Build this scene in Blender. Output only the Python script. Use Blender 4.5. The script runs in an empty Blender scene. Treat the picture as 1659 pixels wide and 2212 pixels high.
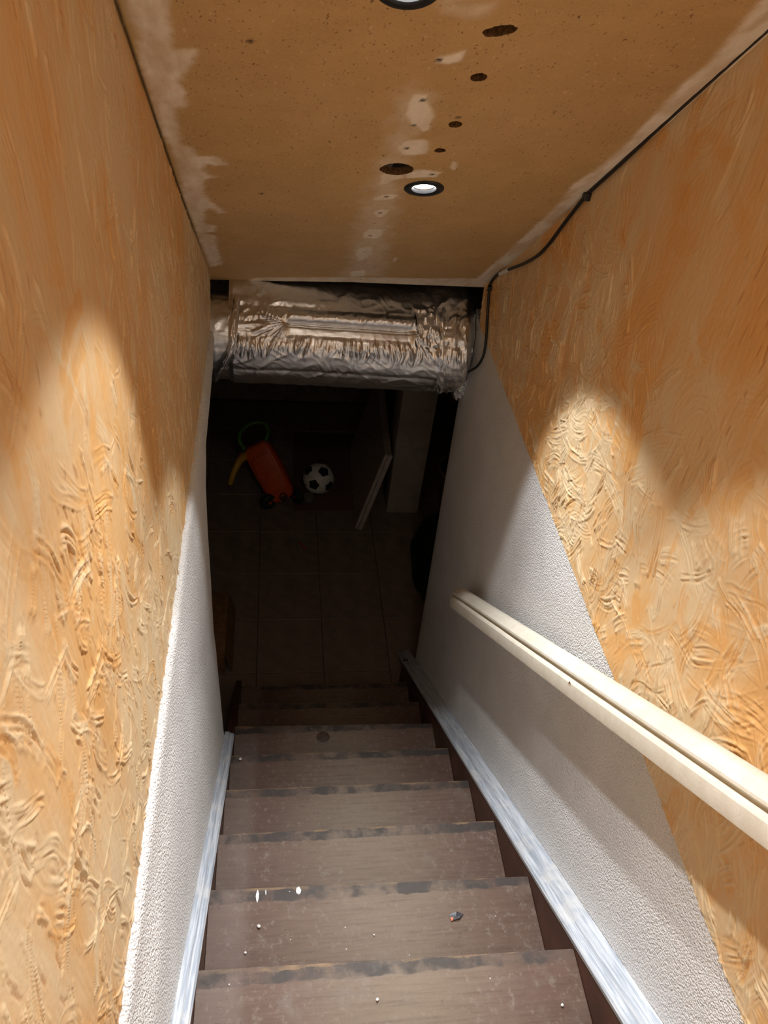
import bpy, bmesh, math, random
import numpy as np
from mathutils import Vector, Matrix
random.seed(7)
rng = np.random.default_rng(7)
scene = bpy.context.scene
COL = scene.collection

# ------------------------------------------------------------------ camera
H = 3.26                      # camera height above the cellar floor
IW, IH, FPX = 1659.0, 2212.0, 1661.0
CX, CY = IW / 2, IH / 2
def _unit(v): return v / np.linalg.norm(v)
_d1 = np.array([593 - CX, 1020 - CY, FPX])      # vanishing point of the stair pitch
_d2 = np.array([605 - CX, -438 - CY, FPX])      # vanishing point of the level lines along the stairwell
AX = _unit(np.cross(_d1, _d2)); AX = AX if AX[0] > 0 else -AX
AY = _unit(_d2)
AZ = np.cross(AX, AY); AZ = -AZ if AZ[1] > 0 else AZ
cam_d = bpy.data.cameras.new('camera'); cam = bpy.data.objects.new('camera', cam_d); COL.objects.link(cam)
_r = Vector((AX[0], AY[0], AZ[0])); _dn = Vector((AX[1], AY[1], AZ[1])); _fw = Vector((AX[2], AY[2], AZ[2]))
M = Matrix((_r, -_dn, -_fw)).transposed().to_4x4(); M.translation = Vector((0, 0, H))
cam.matrix_world = M
cam_d.sensor_fit = 'VERTICAL'; cam_d.sensor_height = 24.0; cam_d.lens = 24.0 * FPX / IH
cam_d.clip_start = 0.02
scene.camera = cam

# ------------------------------------------------------------------ world, exposure
w = bpy.data.worlds.new('world'); scene.world = w; w.use_nodes = True
bg = w.node_tree.nodes['Background']
bg.inputs[0].default_value = (1.0, 0.95, 0.89, 1); bg.inputs[1].default_value = 0.35   # the lit hall behind the viewer
scene.view_settings.view_transform = 'Standard'; scene.view_settings.look = 'None'
scene.view_settings.exposure = 0.16; scene.view_settings.gamma = 1.0
scene.view_settings.use_curve_mapping = False
LAMP_W = 23.0          # wide skirt of each ceiling spot
LAMP_CORE = 60.0       # its narrow centre beam
FILL_W = 11.5          # added fill globe, unseen behind the viewer
LAMP_COL = (0.955, 0.98, 1.0)

# ------------------------------------------------------------------ survey helpers (camera foot = origin of x, y; z measured from the lens)
TH = math.radians(39.718)
NY, NZ = math.sin(TH), math.cos(TH)       # normal of the stair pitch
TY, TZ = math.cos(TH), -math.sin(TH)      # direction down the stairs
def P(x, s, D): return (x, s * TY + D * NY, s * TZ + D * NZ)
def ray(p):
    d = np.array([p[0] - CX, p[1] - CY, FPX]); return np.array([d @ AX, d @ AY, d @ AZ])
def onx(p, x): r = ray(p); return r * (x / r[0])
def onz(p, z): r = ray(p); return r * (z / r[2])
def ony(p, y): r = ray(p); return r * (y / r[1])
def onpitch(p, D):
    r = ray(p); k = D / (r[1] * NY + r[2] * NZ); q = r * k
    return q[0], q[1] * TY + q[2] * TZ     # (x, s)

# ------------------------------------------------------------------ numpy gradient noise
_perm = rng.permutation(256); _perm = np.concatenate([_perm, _perm, _perm])
_grad = rng.normal(size=(256, 3)); _grad /= np.linalg.norm(_grad, axis=1)[:, None]
def pn(x, y, z=0.0):
    x, y, z = np.broadcast_arrays(np.asarray(x, float), np.asarray(y, float), np.asarray(z, float))
    xi, yi, zi = np.floor(x).astype(int), np.floor(y).astype(int), np.floor(z).astype(int)
    xf, yf, zf = x - xi, y - yi, z - zi
    f = lambda t: t * t * t * (t * (t * 6 - 15) + 10)
    u, v, w_ = f(xf), f(yf), f(zf)
    def g(i, j, k):
        h = _perm[_perm[_perm[(xi + i) & 255] + ((yi + j) & 255)] + ((zi + k) & 255)]
        gr = _grad[h]
        return gr[..., 0] * (xf - i) + gr[..., 1] * (yf - j) + gr[..., 2] * (zf - k)
    l = lambda a, b, t: a + t * (b - a)
    return l(l(l(g(0,0,0), g(1,0,0), u), l(g(0,1,0), g(1,1,0), u), v),
             l(l(g(0,0,1), g(1,0,1), u), l(g(0,1,1), g(1,1,1), u), v), w_)
# fast 2-D noise: bilinear look-up in a periodic table (64 units, 8 samples each)
_G = 64; _q = 8; _tg = rng.uniform(0, 2*math.pi, (_G, _G)); _gx, _gy = np.cos(_tg), np.sin(_tg)
def _tab():
    u = np.arange(_G*_q)/_q; x, y = np.meshgrid(u, u, indexing='ij'); xi, yi = x.astype(int), y.astype(int); xf, yf = x-xi, y-yi
    f = lambda t: t*t*t*(t*(t*6-15)+10)
    g = lambda i, j: _gx[(xi+i) % _G, (yi+j) % _G]*(xf-i) + _gy[(xi+i) % _G, (yi+j) % _G]*(yf-j)
    a = g(0,0) + f(xf)*(g(1,0)-g(0,0)); b = g(0,1) + f(xf)*(g(1,1)-g(0,1)); return (a + f(yf)*(b-a)).astype(np.float32)
_TAB = _tab(); _TN = _G*_q; _TABF = _TAB.ravel()
def tn(x, y, z=0.0):
    z = float(z); u = (np.asarray(x)+z*17.31)*_q; v = (np.asarray(y)+z*9.77)*_q
    u, v = np.broadcast_arrays(u, v); iu = np.floor(u).astype(np.int64); iv = np.floor(v).astype(np.int64); fu, fv = u-iu, v-iv
    m = _TN-1; a0 = (iu & m)*_TN; a1 = ((iu+1) & m)*_TN; b0 = iv & m; b1 = (iv+1) & m
    p = _TABF[a0+b0]; q = _TABF[a1+b0]; r_ = _TABF[a0+b1]; t_ = _TABF[a1+b1]
    p = p+(q-p)*fu; r_ = r_+(t_-r_)*fu; return p+(r_-p)*fv
def fbt(x, y, z=0.0, o=4):
    s = 0; a = 1.0
    for i in range(o): s = s + a*tn(x*2**i, y*2**i, z+7.3*i); a *= .5
    return s
def fbm(x, y, z=0.0, o=4):
    s = 0; a = 1.0
    for i in range(o):
        s = s + a * pn(x * 2 ** i, y * 2 ** i, np.asarray(z) * 2 ** i + 7.3 * i); a *= .5
    return s
def ridget(x, y, z=0.0): return 1 - np.abs(tn(x, y, z)) * 2.2
def ridge(x, y, z=0.0): return 1 - np.abs(pn(x, y, z)) * 2.2
def sstep(a, b, t): t = np.clip((t - a) / (b - a), 0, 1); return t * t * (3 - 2 * t)

# ------------------------------------------------------------------ object helpers
def tag(o, label=None, cat=None, group=None, kind=None):
    if label: o['label'] = label
    if cat: o['category'] = cat
    if group: o['group'] = group
    if kind: o['kind'] = kind
    return o
def empty(name, loc):
    o = bpy.data.objects.new(name, None); COL.objects.link(o)
    o.empty_display_size = .05
    o.location = (loc[0], loc[1], loc[2] + H); o['_o'] = tuple(float(c) for c in loc)
    return o
def obj(name, verts, faces, mat, parent=None, smooth=False, auto=None):
    """Mesh from survey coordinates. A top-level mesh gets its origin at its base; a child is stored relative to its parent."""
    V = np.asarray(verts, float)
    if parent is None:
        org = np.array([(V[:, 0].min() + V[:, 0].max()) / 2, (V[:, 1].min() + V[:, 1].max()) / 2, V[:, 2].min()])
    else:
        org = np.array(parent['_o'])
    me = bpy.data.meshes.new(name)
    if isinstance(faces, np.ndarray):
        L = (V - org).astype(np.float32); nf, m = faces.shape
        me.vertices.add(len(L)); me.vertices.foreach_set('co', L.ravel())
        me.loops.add(nf*m); me.loops.foreach_set('vertex_index', faces.astype(np.int32).ravel())
        me.polygons.add(nf); me.polygons.foreach_set('loop_start', np.arange(nf, dtype=np.int32)*m)
        me.update(calc_edges=True)
    else:
        me.from_pydata((V - org).tolist(), [], [tuple(int(i) for i in f) for f in faces])
        me.update()
    if mat is not None: me.materials.append(mat)
    if smooth:
        me.polygons.foreach_set('use_smooth', [True] * len(me.polygons))
        if auto is not None: me.set_sharp_from_angle(angle=math.radians(auto))
    o = bpy.data.objects.new(name, me); COL.objects.link(o)
    o['_o'] = tuple(float(c) for c in org)
    if parent is None: o.location = (org[0], org[1], org[2] + H)
    else: o.parent = parent
    return o
def fixn(o):
    bm = bmesh.new(); bm.from_mesh(o.data); bmesh.ops.recalc_face_normals(bm, faces=bm.faces); bm.to_mesh(o.data); bm.free(); return o
def bevel(o, wd=.003, seg=2):
    bm = bmesh.new(); bm.from_mesh(o.data)
    bmesh.ops.recalc_face_normals(bm, faces=bm.faces)
    bmesh.ops.bevel(bm, geom=[e for e in bm.edges], offset=wd, segments=seg, profile=.5, affect='EDGES', clamp_overlap=True)
    bm.to_mesh(o.data); bm.free()
    o.data.polygons.foreach_set('use_smooth', [True] * len(o.data.polygons)); o.data.set_sharp_from_angle(angle=math.radians(35))
    return o
BF = [(0,3,2,1),(4,5,6,7),(0,1,5,4),(1,2,6,5),(2,3,7,6),(3,0,4,7)]
def boxv(x0, x1, y0, y1, z0, z1):
    return [(x0,y0,z0),(x1,y0,z0),(x1,y1,z0),(x0,y1,z0),(x0,y0,z1),(x1,y0,z1),(x1,y1,z1),(x0,y1,z1)]
def box(name, x0, x1, y0, y1, z0, z1, mat, parent=None, bv=0):
    o = obj(name, boxv(x0,x1,y0,y1,z0,z1), BF, mat, parent)
    if bv: bevel(o, bv)
    return o
def gridf(nu, nv, wrap_v=False):
    f = []
    for i in range(nu - 1):
        for j in range(nv if wrap_v else nv - 1):
            k = (j + 1) % nv
            f.append((i*nv+j, (i+1)*nv+j, (i+1)*nv+k, i*nv+k))
    return f
def gridfaces_np(nu, nv):
    i, j = np.meshgrid(np.arange(nu-1), np.arange(nv-1), indexing='ij')
    a = i*nv + j
    return np.stack([a, a+nv, a+nv+1, a+1], -1).reshape(-1, 4)
def sweep(name, profile, path, mat, parent=None, smooth=True, auto=35, closed=True, caps=True):
    """profile: list of (a,b); path: list of functions (a,b)->point"""
    V = []; n = len(profile)
    for fn in path:
        for a, b in profile: V.append(fn(a, b))
    F = []
    for i in range(len(path) - 1):
        for j in range(n if closed else n - 1):
            k = (j + 1) % n
            F.append((i*n+j, i*n+k, (i+1)*n+k, (i+1)*n+j))
    if caps and closed:
        F.append(tuple(range(n))[::-1]); F.append(tuple((len(path)-1)*n + j for j in range(n)))
    o = obj(name, V, F, mat, parent, smooth, auto); fixn(o)
    if smooth and auto is not None: o.data.set_sharp_from_angle(angle=math.radians(auto))
    return o
def tube(name, pts, r, mat, parent=None, seg=10, rfun=None):
    pts = [Vector(p) for p in pts]; V = []; F = []
    up = Vector((0.123, .2, 1)).normalized(); prev = None
    for i, p in enumerate(pts):
        d = (pts[min(i+1, len(pts)-1)] - pts[max(i-1, 0)]).normalized()
        if prev is None: a = d.cross(up).normalized()
        else: a = (prev - d * prev.dot(d)).normalized()
        prev = a; b = d.cross(a)
        rr = r if rfun is None else rfun(i / (len(pts) - 1))
        for k in range(seg):
            t = 2 * math.pi * k / seg; V.append(p + a * math.cos(t) * rr + b * math.sin(t) * rr)
    n = len(pts)
    F = gridf(n, seg, True) + [tuple(range(seg))[::-1], tuple((n-1)*seg + k for k in range(seg))]
    o = obj(name, [tuple(v) for v in V], F, mat, parent, True, 50)
    fixn(o); return o
def smooth_path(pts, n=10):
    """Catmull-Rom"""
    P_ = [Vector(p) for p in pts]; P_ = [2*P_[0]-P_[1]] + P_ + [2*P_[-1]-P_[-2]]; out = []
    for i in range(1, len(P_) - 2):
        for k in range(n):
            t = k / n; a, b, c, d = P_[i-1:i+3]
            out.append(.5*((2*b) + (c-a)*t + (2*a-5*b+4*c-d)*t*t + (3*b-a-3*c+d)*t**3))
    out.append(P_[-2]); return out
def lathe(name, prof, c, axis, mat, parent=None, seg=32, auto=40, closed=False):
    """prof: (r, h) along axis from point c"""
    ax = Vector(axis).normalized(); a = ax.orthogonal().normalized(); b = ax.cross(a); c = Vector(c); V = []
    for r, h in prof:
        for k in range(seg):
            t = 2*math.pi*k/seg; V.append(tuple(c + ax*h + (a*math.cos(t) + b*math.sin(t))*r))
    n = len(prof); F = gridf(n, seg, True)
    if closed: F += [((n-1)*seg+j, j, (j+1) % seg, (n-1)*seg+(j+1) % seg) for j in range(seg)]
    else: F += [tuple(range(seg))[::-1], tuple((n-1)*seg + k for k in range(seg))]
    o = obj(name, V, F, mat, parent, True, auto); fixn(o); o.data.set_sharp_from_angle(angle=math.radians(auto)); return o

# ------------------------------------------------------------------ material helpers
class NT:
    def __init__(s, name):
        m = bpy.data.materials.new(name); m.use_nodes = True
        s.m = m; s.t = m.node_tree; s.b = s.t.nodes['Principled BSDF']
    def n(s, typ, **kw):
        nd = s.t.nodes.new(typ)
        for k, v in kw.items():
            if k == 'ins':
                for i, x in v.items(): s.set(nd.inputs[i], x)
            else: setattr(nd, k, v)
        return nd
    def set(s, sock, x):
        if hasattr(x, 'is_output') or isinstance(x, bpy.types.NodeSocket): s.t.links.new(x, sock)
        else:
            if isinstance(x, tuple) and len(x) == 3 and sock.type == 'RGBA': x = (*x, 1)
            sock.default_value = x
    def math(s, op, a, b=0.0, c=0.0, clamp=False):
        nd = s.n('ShaderNodeMath', operation=op, use_clamp=clamp); s.set(nd.inputs[0], a); s.set(nd.inputs[1], b); s.set(nd.inputs[2], c); return nd.outputs[0]
    def vmath(s, op, a, b=(0,0,0), out=0):
        nd = s.n('ShaderNodeVectorMath', operation=op); s.set(nd.inputs[0], a); s.set(nd.inputs[1], b) if op != 'SCALE' else s.set(nd.inputs['Scale'], b); return nd.outputs[out]
    def obj(s): return s.n('ShaderNodeTexCoord').outputs['Object']
    def sep(s, v): nd = s.n('ShaderNodeSeparateXYZ'); s.set(nd.inputs[0], v); return nd.outputs
    def comb(s, x, y, z):
        nd = s.n('ShaderNodeCombineXYZ')
        for i, v in enumerate((x, y, z)): s.set(nd.inputs[i], v)
        return nd.outputs[0]
    def noise(s, vec, scale, detail=3.0, rough=.5, dist=0.0, out=0):
        nd = s.n('ShaderNodeTexNoise'); s.set(nd.inputs['Vector'], vec)
        nd.inputs['Scale'].default_value = scale; nd.inputs['Detail'].default_value = detail
        nd.inputs['Roughness'].default_value = rough; nd.inputs['Distortion'].default_value = dist
        return nd.outputs[out]
    def vor(s, vec, scale, feature='F1', rnd=1.0):
        nd = s.n('ShaderNodeTexVoronoi', feature=feature); s.set(nd.inputs['Vector'], vec)
        nd.inputs['Scale'].default_value = scale; nd.inputs['Randomness'].default_value = rnd; return nd.outputs
    def scl(s, v, k): nd = s.n('ShaderNodeMapping'); s.set(nd.inputs['Vector'], v); nd.inputs['Scale'].default_value = k; return nd.outputs[0]
    def rng(s, v, a, b, c=0.0, d=1.0, smooth=True):
        nd = s.n('ShaderNodeMapRange', interpolation_type='SMOOTHSTEP' if smooth else 'LINEAR'); s.set(nd.inputs[0], v)
        for i, x in enumerate((a, b, c, d)): s.set(nd.inputs[i+1], x)
        return nd.outputs[0]
    def mix(s, f, a, b, mode='MIX'):
        nd = s.n('ShaderNodeMix', data_type='RGBA', blend_type=mode); s.set(nd.inputs[0], f); s.set(nd.inputs[6], a); s.set(nd.inputs[7], b); return nd.outputs[2]
    def attr(s, name): return s.n('ShaderNodeAttribute', attribute_name=name).outputs['Fac']
    def bump(s, h, strength=.5, dist=.002, normal=None):
        nd = s.n('ShaderNodeBump'); nd.inputs['Strength'].default_value = strength; nd.inputs['Distance'].default_value = dist
        s.set(nd.inputs['Height'], h)
        if normal is not None: s.set(nd.inputs['Normal'], normal)
        return nd.outputs[0]
    def out(s, col=None, rough=None, metal=None, normal=None, spec=None):
        if col is not None: s.set(s.b.inputs['Base Color'], col)
        if rough is not None: s.set(s.b.inputs['Roughness'], rough)
        if metal is not None: s.set(s.b.inputs['Metallic'], metal)
        if normal is not None: s.set(s.b.inputs['Normal'], normal)
        if spec is not None: s.set(s.b.inputs['Specular IOR Level'], spec)
        return s.m
def plain(name, col, rough=.6, metal=0.0, nscale=40.0, var=.12, bumpd=.0006):
    k = NT(name); o = k.obj(); nz = k.noise(o, nscale, 4, .6)
    c = k.mix(k.rng(nz, .3, .7), tuple(x*(1-var) for x in col), tuple(min(1, x*(1+var)) for x in col))
    return k.out(c, rough, metal, k.bump(nz, .4, bumpd))

def mat_orange(name):
    """ochre glaze over trowelled plaster; relief is modelled, the glaze follows each trowel stroke"""
    k = NT(name); o = k.obj(); gl = k.attr('glaze'); mk = k.attr('mark')
    n = k.noise(o, 85.0, 3, .6)
    f = k.rng(k.math('ADD', gl, k.math('MULTIPLY', k.math('SUBTRACT', n, .5), .35)), .0, 1.0)
    col = k.mix(f, (.725, .565, .350), (.715, .405, .150))
    col = k.mix(mk, col, (.40, .15, .045))
    return k.out(col, .5, 0, k.bump(n, .35, .0012), .35)

def mat_stucco(name):
    k = NT(name); o = k.obj()
    a = k.noise(o, 170.0, 2, .7); b = k.vor(o, 230.0, 'F1')['Distance']; c = k.noise(o, 6.0, 3, .5)
    h = k.math('ADD', a, k.math('MULTIPLY', b, -.6))
    col = k.mix(k.rng(c, .35, .7), (.74, .735, .73), (.80, .795, .79))
    return k.out(col, .62, 0, k.bump(h, 1.0, .0042), .35)

def mat_ceiling():
    k = NT('chipboard_filler'); o = k.obj(); fl = k.attr('filler'); dk = k.attr('dark'); yl = k.attr('glue')
    n1 = k.noise(o, 9.0, 4, .6); n2 = k.noise(o, 260.0, 3, .6)
    col = k.mix(k.rng(n1, .35, .68), (.50, .325, .140), (.57, .375, .170))
    col = k.mix(k.rng(n2, .3, .7, 0, .35), col, (.70, .46, .22))
    for sc, lo, cc, am in ((150.0, .10, (.20, .10, .035), .8), (80.0, .08, (.74, .54, .30), .6), (45.0, .05, (.10, .05, .018), .8)):
        q = k.vmath('ADD', k.scl(o, (1.0, .55, .55)), k.vmath('SCALE', k.noise(o, 90.0, 2, .5, out=1), .012))
        v = k.vor(q, sc)
        m = k.math('MULTIPLY', k.rng(v['Distance'], lo, lo*2.8, 1.0, 0.0), k.rng(k.sep(v['Color'])[0], .45, .65))
        col = k.mix(k.math('MULTIPLY', m, am), col, cc)
    fn = k.noise(k.scl(o, (30, 10, 10)), 1.0, 5, .65)
    fcol = k.mix(k.rng(fn, .3, .7), (.78, .68, .54), (.90, .82, .70))
    fa = k.math('MULTIPLY', fl, k.rng(fn, .2, .62, .85, 1.15), clamp=True)
    col = k.mix(k.math('MULTIPLY', yl, .6), col, (.50, .36, .14))
    col = k.mix(fa, col, fcol)
    col = k.mix(dk, col, (.035, .02, .01))
    h = k.math('ADD', k.math('MULTIPLY', n2, .3), k.math('MULTIPLY', fa, .8))
    return k.out(col, k.rng(fa, 0, 1, .55, .7), 0, k.bump(h, .5, .0012), .3)

def mat_tread():
    k = NT('worn_tread'); o = k.obj(); s = k.sep(o); info = k.n('ShaderNodeObjectInfo').outputs['Random']
    ov = k.vmath('ADD', o, k.comb(k.math('MULTIPLY', info, 37.0), k.math('MULTIPLY', info, 11.0), info))
    n1 = k.noise(ov, 5.0, 4, .6); gr = k.noise(k.scl(ov, (9, 140, 140)), 1.0, 5, .65); fine = k.noise(ov, 380.0, 2, .6)
    # worn grey path in the middle of each tread
    cx = k.math('ABSOLUTE', k.math('SUBTRACT', s[0], .03))
    wear = k.math('MULTIPLY', k.rng(k.math('ADD', cx, k.math('MULTIPLY', n1, .22)), .12, .42, 1.0, 0.0), .75)
    col = k.mix(k.rng(n1, .3, .7), (.120, .072, .054), (.150, .098, .074))
    col = k.mix(wear, col, (.215, .168, .122))
    col = k.mix(k.rng(gr, .45, .75, 0, .35), col, (.06, .035, .025))
    col = k.mix(k.rng(gr, .25, .45, .22, 0), col, (.26, .20, .15))
    # dust
    col = k.mix(k.rng(k.noise(ov, 14.0, 5, .7), .52, .75, 0, .25), col, (.26, .23, .21))
    # nosing: old grip strip residue, dark grey; bare wood at the very lip
    edge = k.math('ADD', s[1], k.math('MULTIPLY', k.math('SUBTRACT', k.noise(k.scl(ov, (18, 40, 40)), 1.0, 4, .6), .5), .022))
    lend = k.rng(k.math('ADD', s[0], k.math('MULTIPLY', n1, .03)), -.31, -.27, 1.0, 0.0); col = k.mix(k.math('MULTIPLY', lend, .30), col, (.24, .20, .18))
    scr = k.noise(k.vmath('ADD', ov, (0, 0, 4.0)), 55.0, 5, .75); col = k.mix(k.rng(scr, .52, .70, 0, .6), col, (.25, .21, .18)); col = k.mix(k.rng(scr, .28, .42, .4, 0), col, (.05, .028, .02))
    strip = k.rng(edge, -.030, -.025); col = k.mix(k.math('MULTIPLY', strip, k.rng(k.noise(ov, 13.0, 4, .65), .36, .60, .15, .9)), col, (.050, .044, .042))
    lip = k.rng(edge, -.0045, -.002)
    col = k.mix(k.math('MULTIPLY', lip, k.rng(k.noise(k.scl(ov, (10, 20, 20)), 1.0, 4, .6), .42, .65, .05, .8)), col, (.26, .17, .095))
    # paint specks
    v = k.vor(k.vmath('ADD', ov, (3.1, 0, 0)), 55.0)
    sp = k.math('MULTIPLY', k.rng(v['Distance'], .05, .10, 1.0, 0.0), k.rng(k.sep(v['Color'])[0], .86, .9))
    col = k.mix(sp, col, (.62, .60, .58))
    h = k.math('ADD', k.math('ADD', gr, k.math('MULTIPLY', fine, .4)), k.math('MULTIPLY', strip, -.6))
    return k.out(col, k.rng(scr, .3, .7, .58, .75), 0, k.bump(h, .35, .0012), .35)

def mat_brownpaint(name, col=(.085, .036, .022)):
    k = NT(name); o = k.obj(); gr = k.noise(k.scl(o, (60, 6, 60)), 1.0, 4, .6); n = k.noise(o, 8.0, 4, .6)
    c = k.mix(k.rng(n, .3, .7), tuple(x*.75 for x in col), tuple(x*1.25 for x in col))
    c = k.mix(k.rng(gr, .55, .75, 0, .4), c, tuple(x*.5 for x in col))
    return k.out(c, .5, 0, k.bump(gr, .3, .0008), .4)

def mat_skirt():
    """thin white wash over grey-blue undercoat, brushed along the length"""
    k = NT('brushed_white_wash'); o = k.obj()
    s = k.sep(o); al = k.math('ADD', k.math('MULTIPLY', s[1], TY), k.math('MULTIPLY', s[2], TZ)); ac = k.math('ADD', k.math('MULTIPLY', s[1], NY), k.math('MULTIPLY', s[2], NZ))
    st = k.noise(k.comb(k.math('MULTIPLY', s[0], 240.0), k.math('MULTIPLY', al, 7.0), k.math('MULTIPLY', ac, 240.0)), 1.0, 4, .6)
    n = k.noise(o, 9.0, 4, .6)
    c = k.mix(k.rng(st, .35, .68), (.33, .37, .43), (.58, .61, .65))
    c = k.mix(k.rng(n, .52, .66, 0, .55), c, (.64, .63, .61))
    c = k.mix(k.rng(k.noise(o, 26.0, 4, .65), .70, .76, 0, .8), c, (.16, .16, .18))
    return k.out(c, .5, 0, k.bump(st, .35, .0012), .4)

def mat_rail():
    k = NT('cream_gloss_paint'); o = k.obj(); n = k.noise(o, 30.0, 4, .6); n2 = k.noise(o, 160.0, 3, .6)
    c = k.mix(k.rng(n, .3, .7), (.62, .565, .46), (.68, .63, .53))
    c = k.mix(k.rng(k.noise(o, 75.0, 3, .6), .70, .76, 0, .6), c, (.40, .31, .20))
    return k.out(c, .36, 0, k.bump(n2, .35, .0009), .5)

def mat_foil():
    k = NT('aluminium_foil'); o = k.obj(); n = k.noise(o, 55.0, 4, .62, .8); n2 = k.noise(k.scl(o, (26, 90, 90)), 1.0, 3, .6, .5)
    c = k.mix(k.rng(n, .3, .7), (.74, .745, .755), (.84, .845, .85))
    h = k.math('ADD', k.math('ABSOLUTE', k.math('SUBTRACT', n, .5)), k.math('MULTIPLY', k.math('ABSOLUTE', k.math('SUBTRACT', n2, .5)), .7))
    return k.out(c, k.rng(n2, .3, .7, .30, .42), 1.0, k.bump(h, .16, .003))

MO = mat_orange('ochre_plaster')
M_STUC = mat_stucco('white_stucco'); M_CEIL = mat_ceiling(); M_TREAD = mat_tread()
M_BROWN = mat_brownpaint('brown_gloss_paint'); M_SKIRT = mat_skirt(); M_RAIL = mat_rail(); M_FOIL = mat_foil()
M_BLACK = plain('black_plastic', (.014, .012, .011), .45, 0, 60, .2)
M_BEZEL = plain('black_lamp_ring', (.018, .018, .020), .35, .2, 60, .2)
M_CUT = plain('raw_board_edge', (.16, .085, .032), .9, 0, 180, .5, .003)
M_DARKWOOD = plain('dusty_joist_wood', (.085, .048, .024), .85, 0, 30, .4, .002)
M_CELLAR = plain('cellar_wall_paint', (.20, .145, .10), .9, 0, 12, .2)
M_COLUMN = plain('grey_white_column_paint', (.40, .345, .30), .8, 0, 12, .1)
M_TILE = plain('brown_floor_tile', (.215, .162, .120), .45, 0, 14, .14)
M_GROUT = plain('dark_grout', (.10, .07, .05), .9, 0, 60, .3)
M_WHITEPAINT = plain('dried_white_paint', (.72, .72, .73), .5, 0, 60, .08)
M_STAIN = plain('dark_brown_stain', (.055, .026, .012), .5, 0, 60, .3)

# ================================================================== STRUCTURE
# ---- ceiling board (sloped with the stairs), with filler smears and ragged drilled holes
def ceil_D(x, s): return .640 - .024 * (1 - sstep(1.7, 2.6, s)) * (.7 - x) / .915
C0 = .633
CE = {'x': [-.215, .25, .705], 's': [2.665, 2.60, 2.578]}
xs = np.linspace(-.222, .705, 188)
base_s = np.concatenate([np.linspace(-1.0, .70, 18)[:-1], np.linspace(.70, 2.60, 382)])
XX = np.repeat(xs[:, None], len(base_s), 1)
SE = np.interp(xs, CE['x'], CE['s']) + .004 * fbm(xs * 14, 0 * xs, 3.1)
SS = np.where(base_s[None, :] > .7, .7 + (base_s[None, :] - .7) * (SE[:, None] - .7) / 1.9, base_s[None, :])
def polymask(poly, soft=.006, amp=.012, freq=55.0, seed=0.0):
    pts = np.array(poly); x, s = XX, SS
    b = (x > pts[:,0].min()-.05) & (x < pts[:,0].max()+.05) & (s > pts[:,1].min()-.05) & (s < pts[:,1].max()+.05)
    out = np.zeros_like(x); px, ps = x[b], s[b]
    ins = np.zeros(px.shape, bool); dist = np.full(px.shape, 9.0); n = len(pts)
    for i in range(n):
        (ax, ay), (bx, by) = pts[i], pts[(i+1) % n]
        c = ((ay > ps) != (by > ps)); 
        with np.errstate(divide='ignore', invalid='ignore'):
            ins ^= c & (px < (bx-ax)*(ps-ay)/(by-ay+1e-12)+ax)
        t = np.clip(((px-ax)*(bx-ax)+(ps-ay)*(by-ay))/((bx-ax)**2+(by-ay)**2+1e-12), 0, 1)
        dist = np.minimum(dist, np.hypot(px-ax-t*(bx-ax), ps-ay-t*(by-ay)))
    sd = np.where(ins, dist, -dist) + amp*.5*fbt(px*freq, ps*freq, seed, 3)
    out[b] = sstep(-soft, soft, sd); return out
def cpoly(pts, off=(0, 0), k=1.0): return [onpitch((off[0]+x*k, off[1]+y*k), C0) for x, y in pts]
filler = np.zeros_like(XX); dark = np.zeros_like(XX); glue = np.zeros_like(XX)
kL = .2893
left_strip = [(120,0),(190,130),(210,300),(250,480),(330,740),(390,930),(480,1100),(520,1290),(560,1480),(620,1640),(680,1830),(740,2010),(830,1985),(790,1850),(780,1750),(700,1722),(770,1710),(780,1660),(700,1640),(700,1520),(740,1512),(800,1560),(870,1550),(740,1460),(690,1400),(700,1282),(800,1265),(700,1240),(690,1190),(720,1165),(780,1180),(880,1180),(780,1110),(650,1105),(600,1040),(520,1010),(490,880),(480,745),(560,720),(545,620),(500,540),(540,470),(600,420),(645,350),(620,300),(465,290),(470,230),(440,100),(420,0),(440,-200),(100,-200)]
filler = np.maximum(filler, .85 * polymask(cpoly(left_strip, (240, 0), kL), .008, .014, 45, 1.0) * (.68 + .5*sstep(-.3, .4, fbt(XX*22, SS*9, 2.0))))
glue = np.maximum(glue, polymask(cpoly([(15,0),(110,300),(215,590),(300,850),(390,1080),(450,1270),(560,1600),(640,1780),(740,2010),(680,1830),(620,1640),(560,1480),(520,1290),(480,1100),(390,930),(330,740),(250,480),(210,300),(190,130),(120,0),(60,-200),(-40,-200)], (240, 0), kL), .01, .012))
kc = .2894
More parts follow.
